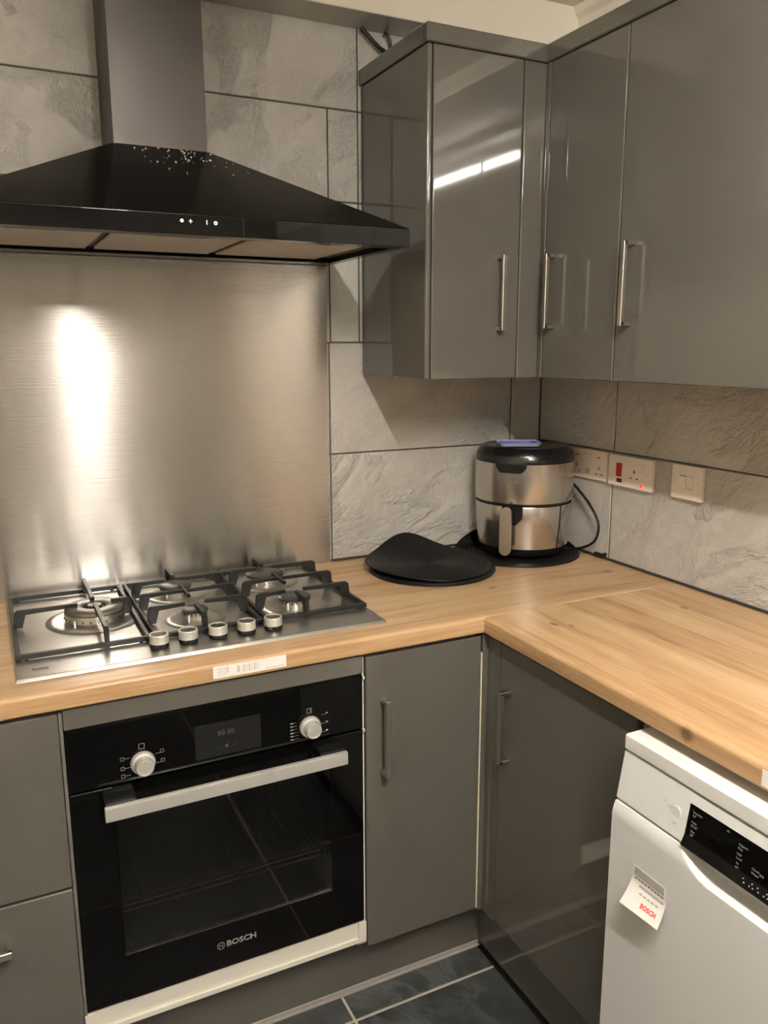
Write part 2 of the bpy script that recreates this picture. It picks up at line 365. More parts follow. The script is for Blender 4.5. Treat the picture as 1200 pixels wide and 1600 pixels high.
tiles('wall_back', FB(0), rowsB, TILE, GROUT, -2.75, 0.0, 0, CEIL)
JR = [.342+.6*k for k in range(6)]
rowsR = [(0, .306, JR), (.306, .61, JR), (.61, .913, JR), (.913, 1.221, JR), (1.221, 1.525, JR), (1.525, 1.83, JR), (1.83, 2.11, JR)]
tiles('wall_right', FR(0), rowsR, TILE, GROUT, 0.0, 3.4, 0, 2.11)
struct(MB(FR(0)).box(0, 2.11, -.03, 3.4, CEIL, 0).build('wall_right_upper', PAINT))
wl = MB(); wl.mi = 1; wl.box(-2.79, -3.4, 0, -2.75, 0, 1.0); wl.mi = 0; wl.box(-2.79, -3.4, 1.0, -2.75, 0, CEIL)
struct(wl.build('wall_left', [PAINT, pb('added_dark_reflection_band', (0.04, 0.037, 0.034), 0.4)]))  # unseen dark lower band, added to darken what the right base door reflects
struct(MB().box(-2.75, -3.44, 0, 0, -3.4, CEIL).build('wall_front', PAINT_W))
struct(MB().box(-2.79, -3.44, CEIL, .03, .03, CEIL+.05).build('ceiling', PAINT_C))
FX = [-.93+.6*k for k in range(-4, 2)]
tiles('floor', lambda p: (p[0], p[1], p[2]), [(-.025-.6*k, -.025-.6*k+.6, FX) for k in range(6)][::-1], SLATE, GROUT_F, -2.75, 0, -3.4, 0, gap=.006, face=0.0, back=.05)
# boxed soffit along the top of the back wall (notched round the chimney), coving
SY = -.109
mb = MB(); 
for a, b_ in ((-2.75, -1.272), (-1.062, 0)):
    mb.mi = 0; mb.box(a, SY, 2.309, b_, -.0005, CEIL)
    mb.mi = 1; mb.box(a, SY+.0005, 2.307, b_, -.0005, 2.3088)
struct(mb.build('trim_1', [PAINT, SOFFIT_B]))
struct(MB().prism([(-.0005, SY-.001, CEIL), (-.018, SY-.001, CEIL), (-.012, SY-.001, CEIL-.018), (-.0005, SY-.001, CEIL-.03)], (0, -3.28, 0)).build('trim_2', PAINT))
# dark sealant beads
struct(MB().box(-.709, -.006, .9105, -.0, -.0005, .9165).build('trim_3', SEAL))
struct(MB().box(-.0065, -1.75, .9105, -.0005, -.0065, .9165).build('trim_4', SEAL))
struct(MB().box(-2.0, -.006, .9105, -1.6205, -.0005, .9165).build('trim_5', SEAL))

# ------------------------------------------------------------------ steel splashback
o = MB().box(-1.62, -.0045, .9105, -.7185, -.0006, 1.7185).build('splashback', STEEL_SPLASH)
tag(o, 'brushed stainless steel splashback panel with bright vertical glare behind the gas hob', 'splashback')

# ------------------------------------------------------------------ worktops
WF, WR = -.6076, -.5936
def rounded_profile(n=5, r=.009, t=.038, edge=0.0, back=1.0):
    """(w, z) from the back top, round the nose, to the back bottom; w measured from the front edge backwards"""
    pts = [(back, .91)]
    for i in range(n+1):
        a = math.pi/2*i/n; pts.append((r-r*math.sin(a), .91-r+r*math.cos(a)))
    for i in range(n+1):
        a = math.pi/2*i/n; pts.append((.004-.004*math.cos(a), .91-t+.004-.004*math.sin(a)))
    pts.append((back, .91-t)); return pts
pf = rounded_profile(back=-WF-.0008)
o = MB().prism([(-1.92, WF+a, z) for a, z in pf], (1.92-.0008, 0, 0)).build('worktop', OAK_X)
tag(o, 'oak effect laminate worktop along the back wall, holding the gas hob', 'worktop')
s = MB(); s.box(-1.215, WF-.0006, .879, -1.066, WF-.0001, .9035)
st = s.build('barcode_label', PAPER, o); st['label'] = 'white barcode price label on the front edge'
s = MB(); 
for k in range(5): s.box(-1.208+.002*(k % 2), WF-.0009, .884+.0036*k, -1.190, WF-.0007, .8848+.0036*k)
for k, x in enumerate((-1.167, -1.164)): s.box(x, WF-.0009, .885+.001*k, x+.002, WF-.0007, .8985)
for k in range(9): s.box(-1.155+.0037*k, WF-.0009, .884, -1.155+.0037*k+(.0008 if k % 3 else .0018), WF-.0007, .899)
s.box(-1.110, WF-.0009, .8825, -1.070, WF-.0007, .8837)
s.build('printing', INK_L, st)
s = MB()
for k in range(3): s.box(-1.1895, WF-.0009, .889+.0045*k, -1.184, WF-.0007, .8902+.0045*k)
s.build('red_printing', INK_R, st)
pf = rounded_profile(back=-WR-.0008)
o = MB().prism([(WR+a, -1.75, z) for a, z in pf], (0, 1.75+WF-.0006, 0)).build('worktop', OAK_Y)
tag(o, 'oak effect laminate worktop with small dark knots running out over the white dishwasher', 'worktop')
st = MB().box(WR-.0006, -1.42, .878, WR-.0001, -1.349, .904).build('barcode_label', PAPER, o); st['label'] = 'white paper label on the front edge'
s = MB()
for k in range(8): s.box(WR-.0009, -1.362-.004*k, .884, WR-.0007, -1.3605-.004*k, .898)
s.build('printing', INK_L, st)
# hairline joint strip between the two tops
struct(MB().box(-.590, WF-.0005, .9095, -.001, WF-.0001, .9100).build('trim_6', CREAM_EDGE))

# ------------------------------------------------------------------ handles (D bar on two arms)
def handle(f, parent, u, v0, v1, w0, out=.030, t=.010, horizontal=False, wd=.012):
    """f: facing frame; bar from v0 to v1 at u; w0: face of the door"""
    mb = MB(f); g = .0003
    if not horizontal:
        mb.box(u-wd/2, v0, w0+out-t, u+wd/2, v1, w0+out, bev=.0012, seg=1)
        for a, b_ in ((v0, v0+.009), (v1-.009, v1)): mb.box(u-wd/2, a, w0+g, u+wd/2, b_, w0+out-.002, bev=.001, seg=1)
    else:
        mb.box(v0, u-wd/2, w0+out-t, v1, u+wd/2, w0+out, bev=.0012, seg=1)
        for a, b_ in ((v0, v0+.009), (v1-.009, v1)): mb.box(a, u-wd/2, w0+g, b_, u+wd/2, w0+out-.002, bev=.001, seg=1)
    return mb.build('handle', NICKEL, parent)
def door(f, parent, u0, u1, v0, v1, w0, t=.019, name='door', bev=.0035):
    return MB(f).box(u0, v0, w0-t, u1, v1, w0, bev=bev, seg=3).build(name, GREY, parent)

ZB, ZC = 1.432, 2.171
# wall cabinet on the back wall
t = thing('wall_cabinet', (-.47, -.17, ZB), 'gloss grey wall cabinet beside the cooker hood, its side panel facing the hob', 'cabinet')
MB().box(-.597, -.336, ZB+.001, -.004, -.002, ZC-.001).build('carcass', GREY, t)
MB().box(-.613, -.359, ZB, -.5985, -.0015, ZC, bev=.006, seg=4).build('side_panel', GREY, t)
d = door(FB(0), t, -.5965, -.3515, ZB, ZC, .359)
handle(FB(0), d, -.410, 1.548, 1.726, .3592)
t = thing('corner_post', (-.31, -.35, ZB), 'narrow gloss grey corner post between the wall cabinets', 'corner post')
MB().box(-.3485, -.359, ZB, -.2855, -.338, ZC, bev=.004, seg=3).build('back_strip', GREY, t)
MB().box(-.2850, -.3735, ZB, -.2655, -.338, ZC, bev=.003, seg=3).build('side_strip', GREY, t)
t = thing('wall_cabinet', (-.14, -.5, ZB), 'narrow gloss grey wall cabinet above the sockets, next to the corner', 'cabinet')
MB().box(-.2640, -.6365, ZB+.001, -.0015, -.3375, ZC-.001).build('carcass', GREY, t)
d = door(FR(0), t, .3755, .6365, ZB, ZC, .2845)
handle(FR(0), d, .415, 1.553, 1.730, .2847)
t = thing('wall_cabinet', (-.14, -.95, ZB), 'wide gloss grey wall cabinet on the right wall, cut by the frame edge', 'cabinet')
MB().box(-.2640, -1.24, ZB+.001, -.0015, -.638, ZC-.001).build('carcass', GREY, t)
d = door(FR(0), t, .6395, 1.24, ZB, ZC, .2845)
handle(FR(0), d, .683, 1.553, 1.731, .2847)
# cornice round the cabinet tops
def cornice_run(mb, a, b_, c, d_):  # box run
    mb.box(a, b_, ZC+.0005, c, d_, ZC+.0395, bev=.002, seg=1)
t = MB(); cornice_run(t, -.618, -.366, -.276, -.340); cornice_run(t, -.618, -.3395, -.594, -.0005); cornice_run(t, -.292, -1.245, -.268, -.3665)
o = t.build('cornice', GREY); tag(o, 'gloss grey cornice moulding running along the tops of the wall cabinets', 'cornice')

# ------------------------------------------------------------------ base units
BY = -.600
t = thing('drawer_unit', (-1.70, -.3, 0), 'gloss grey drawer unit at the left edge of the picture beside the oven', 'drawer unit')
MB().box(-1.90, -.578, .152, -1.4985, -.02, .868).build('carcass', WHITE_MEL, t)
d = door(FB(0), t, -1.898, -1.4985, .5125, .862, .600, name='drawer')
handle(FB(0), d, .778, -1.788, -1.610, .6002, horizontal=True)
d = door(FB(0), t, -1.898, -1.4985, .156, .5075, .600, name='drawer')
handle(FB(0), d, .428, -1.788, -1.610, .6002, horizontal=True, wd=.014)
o = MB().box(-1.92, -.60, .001, -1.9015, -.02, .871).build('end_panel', GREY); tag(o, 'gloss grey end panel closing the left end of the base units', 'panel')
t = thing('oven_housing', (-1.19, -.3, 0), 'white edged oven housing unit with grey filler strip above the built-in oven', 'cabinet')
MB().box(-1.4975, -.578, .152, -1.4815, -.02, .868).build('side_panel', WHITE_MEL, t)
MB().box(-.9015, -.578, .152, -.8865, -.02, .868).build('side_panel', WHITE_MEL, t)
mb = MB(); mb.box(-1.4965, -.596, .172, -.8875, -.5785, .183); mb.box(-1.4965, -.591, .1835, -.8875, -.5785, .222)
mb.box(-.9060, -.597, .1835, -.8875, -.5915, .222); mb.box(-1.4965, -.597, .1835, -1.478, -.5915, .222)
mb.build('bottom_rail', WHITE_MEL, t)
mb = MB(); mb.box(-1.4970, -.5955, .223, -1.4915, -.5785, .862); mb.build('edge_strip', GREY_EDGE, t)
mb = MB(); mb.box(-.8905, -.5905, .223, -.8872, -.5785, .862); mb.build('edge_strip', WHITE_MEL, t)
MB().box(-1.4905, -.598, .826, -.8915, -.579, .868, bev=.002, seg=1).build('filler_strip', GREY, t)
MB().box(-1.4810, -.577, .155, -.9020, -.02, .185).build('shelf', WHITE_MEL, t)
t = thing('base_cabinet', (-.74, -.3, 0), 'narrow gloss grey base cabinet between the oven and the inner corner', 'cabinet')
MB().box(-.8855, -.578, .152, -.596, -.02, .868).build('carcass', WHITE_MEL, t)
d = door(FB(0), t, -.8845, -.5945, .158, .862, .600)
e = MB().box(-.5940, -.600, .160, -.5905, -.582, .822).build('door_edge', CREAM_EDGE, t); e['label'] = 'exposed cream edge strip of the door'
handle(FB(0), d, -.846, .585, .765, .6002)
BX = -.577
t = thing('corner_post', (-.57, -.62, 0), 'dark gloss grey corner post beneath the inner corner of the worktop', 'corner post')
MB().box(BX, -.6515, .152, -.556, -.6015, .868, bev=.003, seg=2).build('front_strip', GREY, t)
MB().box(-.5895, -.601, .152, -.556, -.581, .868, bev=.002, seg=1).build('back_strip', GREY, t)
t = thing('base_cabinet', (-.3, -.86, 0), 'wide gloss grey base cabinet between the inner corner and the white dishwasher', 'cabinet')
MB().box(-.554, -1.074, .152, -.01, -.6015, .868).build('carcass', WHITE_MEL, t)
d = door(FR(0), t, .6535, 1.0765, .158, .862, -BX)
handle(FR(0), d, .695, .592, .765, -BX+.0002)
mb = MB(); mb.box(-1.9, -.541, .001, -.5305, -.526, .150); o = mb.build('plinth', GREY); tag(o, 'gloss grey plinth board under the oven and back base units', 'plinth')
mb = MB(); mb.box(-1.9, -.5445, .0008, -.5475, -.5414, .014, bev=.001, seg=1); mb.box(-1.9, -.5505, .0008, -.5475, -.5449, .004); mb.build('seal_strip', SEAL_STRIP, o)
mb = MB(); mb.box(-.545, -1.075, .001, -.530, -.5415, .150); o = mb.build('plinth', GREY); tag(o, 'dark gloss plinth board under the right hand base cabinet', 'plinth')
mb = MB(); mb.box(-.5485, -1.075, .0008, -.5454, -.552, .014, bev=.001, seg=1); mb.box(-.5545, -1.075, .0008, -.5490, -.552, .004); mb.build('seal_strip', BLACK_PL, o)
o = MB().box(-.59, -1.75, .001, -.01, -1.732, .871).build('end_panel', GREY); tag(o, 'gloss grey end panel beyond the dishwasher', 'panel')

# ------------------------------------------------------------------ built-in oven
OX0, OX1 = -1.490, -.8915
t = thing('built_in_oven', (-1.19, -.3, .223), 'black glass built-in electric oven under the gas hob', 'oven')
cp = MB().box(OX0, -.595, .6995, OX1, -.5785, .8215, bev=.0018, seg=2).build('control_panel', BLACK_GLASS, t)
mb = MB(); mb.box(OX0+.004, -.592, .8220, OX1-.004, -.5785, .8255); mb.build('top_vent', BLACK_PL, t)
# cavity: five thin walls, open at the front
mb = MB(); x0, x1, z0, z1 = -1.42, -.96, .30, .66
mb.box(x0, -.12, z0, x1, -.11, z1); mb.box(x0, -.572, z0-.01, x1, -.12, z0); mb.box(x0, -.572, z1, x1, -.12, z1+.01)
mb.box(x0-.01, -.572, z0-.01, x0, -.11, z1+.01); mb.box(x1, -.572, z0-.01, x1+.01, -.11, z1+.01)
mb.build('cavity', CAVITY, t)
mb = MB()
for z in (.393,):
    for y, zz in ((-.55, z), (-.55, z+.013), (-.16, z)): mb.tube([(x0+.012, y, zz), (x1-.012, y, zz)], .0028, 8)
    for k in range(15): mb.tube([(x0+.03+k*.0285, -.55, z), (x0+.03+k*.0285, -.16, z)], .0009, 6)
mb.build('shelf_rack', STEEL, t)
for x in (x0+.006, x1-.006):
    mb = MB()
    for z in (.37, .40, .435, .47, .50, .535, .57, .60): mb.tube([(x, -.55, z), (x, -.2, z)], .0018, 6)
    for y in (-.55, -.2): mb.tube([(x, y, .35), (x, y, .62)], .0018, 6)
    mb.build('rack_support', STEEL, t)
# door: frame ring of black glass, tinted pane
dr = MB(FB(0)); W0, W1 = .576, .595; a0, a1, b0, b1 = OX0, OX1, .2265, .6945; c0, c1, d0, d1 = -1.412, -.969, .330, .622
dr.box(a0, b0, W0, c0, b1, W1, bev=.0015, seg=1); dr.box(c1, b0, W0, a1, b1, W1, bev=.0015, seg=1)
dr.box(c0-.002, b0, W0, c1+.002, d0, W1-.0001); dr.box(c0-.002, d1, W0, c1+.002, b1, W1-.0001)
dr = dr.build('door', BLACK_GLASS, t)
MB(FB(0)).box(c0+.0003, d0+.0003, W1-.004, c1-.0003, d1-.0003, W1-.0008).build('window_pane', OVEN_GLASS, dr)
mb = MB(FB(0)); mb.box(c0, d0-.0012, W1+.00005, c1, d0, W1+.0003); mb.build('pane_border', PRINT_D, dr)
hb = MB(); hb.box(-1.435, -.645, .652, -.948, -.633, .680, bev=.003, seg=2); hb = hb.build('handle', KNOB, dr); hb['label'] = 'long flat satin silver door handle'
for (xa, xb) in ((-1.433, -1.375), (-1.005, -.950)):
    mb = MB(); mb.box(xa, -.632, .660, xb, -.5955, .684, bev=.003, seg=2); mb.build('handle_bracket', BLACK_PL, hb)
# printing: maker's mark, dial marks, display
mb = MB(); n = Vector((0, -1, 0)); r_ = (1, 0, 0); u_ = (0, 0, 1)
mb.text('BOSCH', (-1.178, -.5954, .281), r_, u_, .0125, bold=True, sx=1.12)
pts = [(-1.222+.0078*math.cos(a), -.5958, .281+.0078*math.sin(a)) for a in [2*math.pi*k/28 for k in range(29)]]
mb.tube(pts, .0006, 5)
for sx_ in (-1, 1): mb.tube([(-1.222+sx_*.0036+sx_*-.0018*math.sin(b)**2*0, -.5958, .281-.0065+.013*q/8) for q, b in ((q, 0) for q in range(9))], .0006, 5)
mb.box(-1.2256, -.5960, .2804, -1.2184, -.5955, .2816)
mb.build('maker_mark', PRINT, dr)
ds = MB(FB(0)).box(-1.254, .7105, .5951, -1.120, .782, .5956).build('display', pb('display_glass', (0.012, 0.012, 0.011), 0.10), cp)
mb = MB(FB(0))
mb.text('88:88', (-1.192, .758, .5957), (1, 0, 0), (0, 1, 0), .011)
mb.box(-1.212, .7285, .5957, -1.206, .7295, .5959); mb.box(-1.178, .7285, .5957, -1.172, .7295, .5959); mb.box(-1.1755, .7262, .5957, -1.1745, .7318, .5959)
mb.box(-1.194, .7255, .5957, -1.189, .733, .5959)
mb.build('display_marks', PRINT_D, ds)
def frame_icon(mb, u, v, a=.0045, t=.0009, w=.5952):
    mb.box(u-a, v-a, w, u+a, v-a+t, w+.0002); mb.box(u-a, v+a-t, w, u+a, v+a, w+.0002)
    mb.box(u-a, v-a, w, u-a+t, v+a, w+.0002); mb.box(u+a-t, v-a, w, u+a, v+a, w+.0002)
mb = MB(FB(0))
frame_icon(mb, -1.3555, .7655, .0055)
for (u, v) in ((-1.3925, .7465), (-1.3925, .7270), (-1.3925, .7115)): frame_icon(mb, u, v, .0036); mb.box(u+.004, v-.0005, .5952, u+.014, v+.0003, .5954)
for (u, v) in ((-1.3180, .7475), (-1.3175, .7280)): frame_icon(mb, u, v, .0036); mb.box(u-.013, v-.0035, .5952, u-.004, v-.0028, .5954)
frame_icon(mb, -1.0145, .7660, .0055); mb.box(-1.0125, .7625, .5952, -1.0115, .7695, .5954)
for k in range(6): mb.box(-1.0570, .7440-.0072*k, .5952, -1.0500, .7465-.0072*k, .5954); mb.box(-1.0490, .7450-.0072*k, .5952, -1.0430+.0012*k, .7455-.0072*k, .5954)
for v in (.7520, .7320, .7130): mb.box(-.9780, v, .5952, -.9730, v+.0030, .5954); mb.box(-.9880, v-.001, .5952, -.9785, v-.0003, .5954)
mb.build('dial_marks', PRINT, cp)
for (u, v) in ((-1.355, .7315), (-1.0135, .7305)):
    k = MB(); k.lathe((u, -.5955, v), (0, -1, 0), [(0, 0), (.0235, 0), (.0235, .004), (.0215, .008), (.0178, .0095), (.0172, .024), (.0160, .0262), (.0135, .0266), (.0128, .0258), (0, .0258)], 56)
    k = k.build('knob', KNOB, cp)
for i in range(2):
    mb = MB(); mb.box(OX1+.0002, -.598, (.8125, .6915)[i], OX1+.0042, -.5925, (.8195, .6985)[i], bev=.001, seg=1)
    q = mb.build('fixing_cap', WHITE_TOP, t)

# ------------------------------------------------------------------ gas hob
HX0, HX1, HY0, HY1 = -1.561, -.806, -.543, -.022
t = thing('gas_hob', (-1.185, -.28, .91), 'stainless steel five burner gas hob with black cast iron pan supports', 'hob')
mb = MB(); ZP = .9165
mb.hexa([(HX0, HY0, .9102), (HX1, HY0, .9102), (HX1, HY1, .9102), (HX0, HY1, .9102)],
        [(HX0+.003, HY0+.006, ZP), (HX1-.003, HY0+.006, ZP), (HX1-.003, HY1-.003, ZP), (HX0+.003, HY1-.003, ZP)], bev=.001)
plate = mb.build('steel_plate', STEEL_HOB, t)
CEN = [(-1.385, -.245, .064, 'wok'), (-1.185, -.140, .036, 's'), (-1.185, -.345, .026, 's'), (-.955, -.135, .045, 's'), (-.955, -.355, .036, 's')]
for (cx, cy, r, kind) in CEN:
    mb = MB(); mb.lathe((cx, cy, ZP+.0002), (0, 0, 1), [(r+.040, 0), (r+.036, .0022), (r+.026, .0030), (r+.012, .0012), (r+.004, .0010), (0, .0010)], 64); mb.build('pressed_well', STEEL_HOB, t)
    mb = MB(); H = ZP+.0015
    if kind == 'wok':
        mb.lathe((cx, cy, H), (0, 0, 1), [(0, 0), (r-.006, 0), (r-.004, .004), (r, .006), (r, .014), (r-.002, .0155), (r, .017), (r, .022), (r-.004, .0235), (0, .0235)], 64)
        bn = mb.build('burner', ALU, t)
        mb = MB(); mb.lathe((cx, cy, H+.0237), (0, 0, 1), [(.024, 0), (r, 0), (r-.002, .006), (r-.010, .010), (.030, .0085), (.024, .006), (.024, 0)], 64); mb.build('burner_cap', CAP_WOK, bn)
        mb = MB(); mb.cyl((cx, cy, H+.0237), (0, 0, 1), .0165, .009, 40, bev=.002); mb.build('centre_cap', CAP, bn)
        mb = MB()
        for k in range(24):
            a = 2*math.pi*k/24; mb.box(cx+(r)*math.cos(a)-.0012, cy+r*math.sin(a)-.0012, H+.008, cx+r*math.cos(a)+.0012, cy+r*math.sin(a)+.0012, H+.0125)
        mb.build('flame_slots', BLACK_MATT, bn)
    else:
        mb.lathe((cx, cy, H), (0, 0, 1), [(0, 0), (r-.004, 0), (r-.004, .006), (r-.001, .008), (r-.001, .019), (0, .019)], 48)
        bn = mb.build('burner', ALU, t)
        mb = MB(); mb.lathe((cx, cy, H+.0192), (0, 0, 1), [(0, 0), (r+.003, 0), (r+.003, .003), (r-.002, .006), (0, .007)], 48); mb.build('burner_cap', CAP, bn)
        mb = MB(); 
        for k in range(18):
            a = 2*math.pi*k/18; mb.box(cx+(r-.001)*math.cos(a)-.001, cy+(r-.001)*math.sin(a)-.001, H+.012, cx+(r-.001)*math.cos(a)+.001, cy+(r-.001)*math.sin(a)+.001, H+.0175)
        mb.build('flame_slots', BLACK_MATT, bn)
    mb = MB(); mb.cyl((cx-r*.75, cy-r*.75-.004, H+.0004), (0, 0, 1), .0022, .016, 12, bev=.0005); mb.build('igniter', WHITE_TOP, t)
# pan supports
def support(x0, x1, y0, y1, fingers, extra=()):
    mb = MB(); b, h = .0095, .010; z = ZP+.0025
    for q in extra: mb.box(*q, bev=.0008, seg=1)
    for (a, c, d_, e_) in ((x0, y0, x1, y0+b), (x0, y1-b, x1, y1), (x0, y0+b, x0+b, y1-b), (x1-b, y0+b, x1, y1-b)):
        mb.box(a, c, z, d_, e_, z+h, bev=.0015, seg=1)
    for (fx, fy, tx, ty) in fingers:     # root on the frame, tip by the burner: tall blade narrowing to a flat top bar
        d_ = Vector((tx-fx, ty-fy, 0)); ln = d_.length; d_.normalize(); nrm = Vector((-d_.y, d_.x, 0))*.0043
        zt = z+.040; prof = [(0, z+.001), (.018, z+.001), (.026, zt-.011), (ln, zt-.008), (ln, zt), (.010, zt), (.003, zt-.005)]
        base = Vector((fx, fy, 0))
        mb.prism([base+d_*a+Vector((0, 0, zz))-nrm for a, zz in prof], nrm*2, bev=.0008)
    for (a, c) in ((x0+.02, y0+.004), (x1-.02, y0+.004), (x0+.02, y1-.004), (x1-.02, y1-.004)):
        mb.cyl((a, c, ZP+.0002), (0, 0, 1), .004, .003, 12)
    return mb.build('pan_support', CAST, t)
yF, yB = -.447, -.030
cx, cy = CEN[0][:2]
support(-1.556, -1.300, yF, yB, [(-1.552, cy, cx-.035, cy), (-1.304, cy, cx+.035, cy), (cx, yB-.004, cx, cy+.030), (cx, yF+.004, cx, cy-.012)])
def two(x0, x1, b1, b2):
    m = (x0+x1)/2; f = []
    for (bx, by) in (b1, b2):
        f += [(x0+.004, by, bx-.022, by), (x1-.004, by, bx+.022, by)]
    f += [(x0+.004, (b1[1]+b2[1])/2, x0+.060, (b1[1]+b2[1])/2), (x1-.004, (b1[1]+b2[1])/2, x1-.060, (b1[1]+b2[1])/2)]
    f += [(b1[0], yB-.004, b1[0], b1[1]+.022), (b2[0], yF+.004, b2[0], b2[1]-.016)]
    f += [(b1[0]+.0, b1[1]-.055, b1[0], b1[1]-.012)]
    return f
def support2(x0, x1, b1, b2):
    f = two(x0, x1, b1, b2)[:-1]
    cx = (x0+x1)/2
    return support(x0, x1, yF, yB, f, [(x0+.03, -.2485, .9505, x1-.03, -.2415, .9585), (b1[0]-.0035, -.290, .9505, b1[0]+.0035, -.200, .9587)])
support2(-1.294, -1.060, CEN[1][:2], CEN[2][:2])
support2(-1.054, -.811, CEN[3][:2], CEN[4][:2])
for kx in (-1.291, -1.232, -1.170, -1.109, -1.050):
    ky = -.475 if kx != -1.291 else -.478
    mb = MB(); mb.lathe((kx, -.482, ZP+.0004), (0, 0, 1), [(0, 0), (.0185, 0), (.0195, .002), (.0185, .008), (.0180, .009), (0, .009)], 40); k0 = mb.build('knob', BLACK_PL, t)
    mb = MB(); mb.lathe((kx, -.482, ZP+.0094), (0, 0, 1), [(.0165, 0), (.0195, 0), (.0195, .0165), (.0185, .0178), (.0168, .0178), (.0165, .0165), (.0165, 0)], 40); mb.build('knob_sleeve', KNOB, k0)
    mb = MB(); mb.lathe((kx, -.482, ZP+.0095), (0, 0, 1), [(0, 0), (.0160, 0), (.0160, .0160), (0, .0160)], 40); mb.build('knob_top', BLACK_PL, k0)
mb = MB(); mb.text('beko', (-1.515, -.498, ZP+.0002), (1, 0, 0), (0, 1, 0), .008, bold=True, sx=1.3); mb.box(-1.528, -.507, ZP+.0002, -1.502, -.5062, ZP+.0006); mb.build('maker_mark', INK, t)

# ------------------------------------------------------------------ cooker hood
t = thing('cooker_hood', (-1.165, -.2, 1.72), 'black chimney cooker hood with pyramid canopy above the hob', 'cooker hood')
X0, X1, YF, Z0, Z1 = -1.615, -.715, -.470, 1.720, 1.757
cx0, cx1, cy0, ZT = -1.268, -1.066, -.165, 1.936
mb = MB()
mb.hexa([(X0, YF, Z1), (X1, YF, Z1), (X1, -.006, Z1), (X0, -.006, Z1)], [(cx0-.004, cy0-.004, ZT), (cx1+.004, cy0-.004, ZT), (cx1+.004, -.006, ZT), (cx0-.004, -.006, ZT)], bev=.0012)
# rim (hollow) below the pyramid
mb.box(X0, YF+.0145, Z0, X0+.022, -.006, Z1-.0005); mb.box(X1-.022, YF+.0145, Z0, X1, -.006, Z1-.0005)
mb.box(X0+.022, -.075, Z0, X1-.022, -.006, Z1-.0005); mb.box(X0+.022, YF+.0145, Z0, X1-.022, YF+.045, Z1-.0005)
mb.build('canopy', BLACK_GLOSS, t)
fa = MB().box(X0, YF, Z0-.001, X1, YF+.014, Z1-.0006, bev=.0015, seg=2).build('front_fascia', BLACK_GLASS, t)
fl = MB(); fl.box(X0+.022, -.425, Z0+.012, X1-.022, -.075, Z0+.016); fl.build('underside_frame', FILTER_FR, t)
for (a, b_) in ((-1.590, -1.333), (-1.316, -1.060), (-1.043, -.790)):
    f_ = MB().box(a, -.418, Z0+.004, b_, -.112, Z0+.0115, bev=.002, seg=1).build('grease_filter', FILTER, t)
    mb = MB(); mb.box(a, -.1115, Z0+.004, b_, -.1085, Z0+.011); mb.build('protective_film', BLUE_FILM, f_)
    mb = MB(); mb.box((a+b_)/2-.045, -.412, Z0+.0015, (a+b_)/2+.045, -.404, Z0+.0038); mb.build('filter_latch', FILTER_FR, f_)
ch = MB().box(cx0, cy0, ZT+.0005, cx1, -.006, CEIL-.001, bev=.001, seg=1).build('chimney', CHIMNEY, t); ch['label'] = 'dull dark steel chimney duct'
mb = MB(FB(0)); W = .4702
for (u, v) in ((-1.2005, 1.744), (-1.1845, 1.744), (-1.1530, 1.743), (-1.1360, 1.743)): pass
mb.lathe((-1.2005, 1.744, W), (0, 0, 1), [(0, 0), (.0035, 0), (.0035, .0003), (0, .0003)], 16)
mb.box(-1.1875, 1.7430, W, -1.1805, 1.7445, W+.0003); mb.box(-1.1848, 1.7400, W, -1.1833, 1.7475, W+.0003)
mb.text('1', (-1.1530, 1.743, W), (1, 0, 0), (0, 1, 0), .008, bold=True)
mb.lathe((-1.1360, 1.743, W), (0, 0, 1), [(.0022, 0), (.0038, 0), (.0038, .0003), (.0022, .0003), (.0022, 0)], 16)
mb.box(-1.1366, 1.7415, W, -1.1354, 1.7455, W+.0003)
mb.build('touch_icons', ICON, fa)
mb = MB(FB(0)); mb.box(-1.0815, 1.7205, .4701, -1.0805, 1.7560, .4704); mb.build('panel_joint', BLACK_MATT, fa)
mb = MB()   # plaster crumbs on the slope of the canopy
for k in range(70):
    x = random.gauss(-1.115, .055) if k < 52 else random.uniform(-1.26, -.85); s_ = abs(random.gauss(0, .18)); s_ = min(s_, .9)
    y = cy0-.004+(YF-cy0)*s_; z = ZT+(Z1-ZT)*s_
    xl = cx0+(X0-cx0)*s_; xr = cx1+(X1-cx1)*s_
    if not xl+.01 < x < xr-.01: continue
    q = random.choice((.0005, .0007, .0009, .0014)); mb.box(x-q, y-q, z+.0002, x+q*1.3, y+q, z+.0002+q*1.4, rot=Matrix.Rotation(random.random()*3, 3, 'Z'))
tag(mb.build('crumbs', CRUMB, t), kind='stuff')

